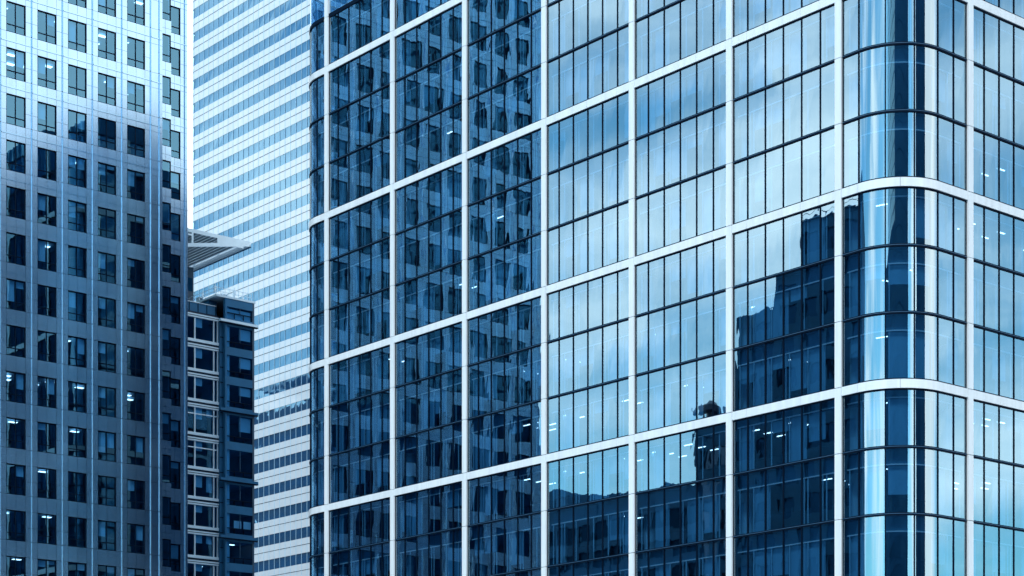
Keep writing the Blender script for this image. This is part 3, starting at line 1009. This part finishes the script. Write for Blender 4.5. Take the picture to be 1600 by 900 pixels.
# ================================================================ buildings that stand outside the picture and show in the glass; the last three are added
def grid_block(name, label, loc, boxes, wallm='stone_block', winm='dark_glass', bayw=3.0, st=3.9, rot=ALPHA, pier=0.9, span=1.5, group=None, extra=None):
    r = thing(name, label, 'building', loc, rot, group)
    w, gl = MB(), MB()
    for (x0, x1, y0, y1, z0, z1) in boxes:
        gl.box(x0 + 0.3, x1 - 0.3, y0 + 0.3, y1 - 0.3, z0, z1 - 0.2, winm)
        z = z0
        while z < z1 - 0.5:
            for a, b, c, d in ((x0, x1, y0, y0 + .29), (x0, x1, y1 - .29, y1), (x0, x0 + .29, y0 + .29, y1 - .29), (x1 - .29, x1, y0 + .29, y1 - .29)):
                w.box(a, b, c, d, z, z + span, wallm)
            z += st
        for a, b, c, d in ((x0, x1, y0, y0 + .29), (x0, x1, y1 - .29, y1), (x0, x0 + .29, y0 + .29, y1 - .29), (x1 - .29, x1, y0 + .29, y1 - .29)):
            w.box(a, b, c, d, max(z - st + span + .01, z1 - 1.4), z1, wallm)
        w.box(x0 + .3, x1 - .3, y0 + .3, y1 - .3, z1 - 0.19, z1 - 0.05, wallm)
        n = max(1, round((x1 - x0) / bayw))
        for i in range(n + 1):
            x = x0 + (x1 - x0 - pier) * i / n
            w.box(x, x + pier, y0 - 0.05, y0 - 0.001, z0, z1, wallm); w.box(x, x + pier, y1 + 0.001, y1 + .05, z0, z1, wallm)
        n = max(1, round((y1 - y0) / bayw))
        for i in range(n + 1):
            y = y0 + (y1 - y0 - pier) * i / n
            w.box(x0 - 0.05, x0 - 0.001, y, y + pier, z0, z1, wallm); w.box(x1 + 0.001, x1 + .05, y, y + pier, z0, z1, wallm)
    w.build('wall', r)
    o = gl.build('window', r); o['kind'] = 'stuff'
    return r

XV = 86.0
def mir(px, py):                           # mirrored in the long glass front (local plane x = 0)
    return hit_x(L0, px, py, XV)
yA0, zA = mir(1250, 354); yB0, zB = mir(1210, 432); yC0, zC = mir(1150, 497); yD0, zD = mir(1087, 668); yE0, zE = mir(858, 765)
yE1, zE1 = hit_x(L0, 905, 772, XV + 13)
yF0 = hit_x(L0, 1087, 775, XV + 13)[0]; yG0 = hit_x(L0, 850, 775, XV + 13)[0]
ye, _ = mir(1420, 350)
stepped = grid_block('stepped_block', 'dark stepped stone block mirrored at the lower right of the long glass front', L0,
    [(-XV - 30, -XV, ye - 14, yA0, 0, zA), (-XV - 30, -XV - 0.02, yA0 + .01, yB0, 0, zB), (-XV - 26, -XV - 0.04, yB0 + .01, yC0 + 0.3, 0, zC)])
m = MB()                                   # roof railing
for i in range(10):
    y = yA0 - 0.4 - i * 3.0
    m.tube((-XV - 0.4, y, zA), (-XV - 0.4, y, zA + 1.3), 0.04, 'stone_block', 6)
for z in (0.65, 1.3):
    m.tube((-XV - 0.4, yA0 - 0.4, zA + z), (-XV - 0.4, yA0 - 27, zA + z), 0.04, 'stone_block', 6)
m.build('railing', stepped)
turret = grid_block('turret_block', 'dark corner block with a small round roof lantern mirrored in the long glass front', L0,
    [(-XV - 14, -XV - 0.1, yC0 + 0.4, yD0, 0, zD)])
m = MB()
yT = hit_x(L0, 1114, 640, XV + 2.4)[0]
m.tube((-XV - 2.4, yT, zD), (-XV - 2.4, yT, zD + 2.0), 0.9, 'dark_metal', 16)
m.tube((-XV - 2.4, yT, zD + 2.0), (-XV - 2.4, yT, zD + 2.7), 1.75, 'dark_metal', 20, 1.7)
m.tube((-XV - 2.4, yT, zD + 2.7), (-XV - 2.4, yT, zD + 3.4), 1.6, 'dark_metal', 20, 0.4)
m.build('roof_lantern', turret)
low = grid_block('low_block', 'long low dark block mirrored along the foot of the glass front', L0,
    [(-XV - 40, -XV - 12, yF0 - 3, yG0, 0, zE1 - 2.0)], bayw=4.0)
m = MB()
R6 = random.Random(4)
y = yF0 + 1
while y < yG0 - 1:
    a = R6.uniform(1.5, 4); f_ = (y - yF0) / (yG0 - yF0)
    m.box(-XV - 30, -XV - 14, y, y + a, zE1 - 2.04, zE1 - 2.0 + R6.uniform(0.3, 1.4) + 3.2 * max(0, f_ - 0.6) * 2.5, 'stone_block')
    y += a + R6.uniform(0, 0.8)
m.build('roof_equipment', low)

# mirrored in the striped tower: an office block with its own louvred canopy
XS = 46.0
ym, zm = hit_x(S0, 405, 607, XS)
c, s = math.cos(ALPHA), math.sin(ALPHA)
lx, ly = -XS, ym
cl = (S0[0] + c * lx - s * ly, S0[1] + s * lx + c * ly, 0)
cb2 = thing('canopy_office', 'dark office block with a louvred roof canopy mirrored low in the striped tower', 'building', cl, ALPHA + math.pi / 2)
canopy_block(cb2, 8.0, 3.0, 44.0, zm, dep=34, louvres=60, drop=4.2)

quay = grid_block('dark_high_rise', 'broad dark high-rise opposite, mirrored as the dark upright stripe in the rounded glass corner', (0, 0, 0),
    [(-10, 84, -100, -64, 0, 190)], wallm='deep_stone', bayw=3.0, rot=0.0, span=0.5, pier=1.6)
quay2 = grid_block('slim_high_rise', 'slim dark high-rise mirrored as the thinner upright stripe in the rounded glass corner', (0, 0, 0),
    [(112, 150, -10, 34, 0, 190)], wallm='deep_stone', bayw=3.0, rot=0.0, span=0.5, pier=1.6)

quay3 = grid_block('added_pale_block', 'tall pale blue high-rise seen only as a double reflection in the glass front', (0, 0, 0),
    [(-92, -11, -150, -112, 0, 225)], wallm='pale_stone', bayw=3.0, rot=0.0, span=3.3)  # added out of view so the doubly mirrored cladding looks lighter
front = grid_block('added_dark_block', 'lower dark block in front of the pale high-rise, darkening the foot of the glass front', (0, 0, 0),
    [(-92, -11, -104, -66, 0, 96)], wallm='deep_stone', bayw=3.0, rot=0.0)  # added out of view to make the mirrored tower turn dark lower down
side = grid_block('added_east_block', 'dark block right of the glass office, darkening the windows of the stepped office', (0, 0, 0),
    [(150, 185, 142, 225, 0, 150)], wallm='deep_stone', bayw=3.0, rot=0.0)  # added blocker: hides the bright eastern cloud from the stepped office glass
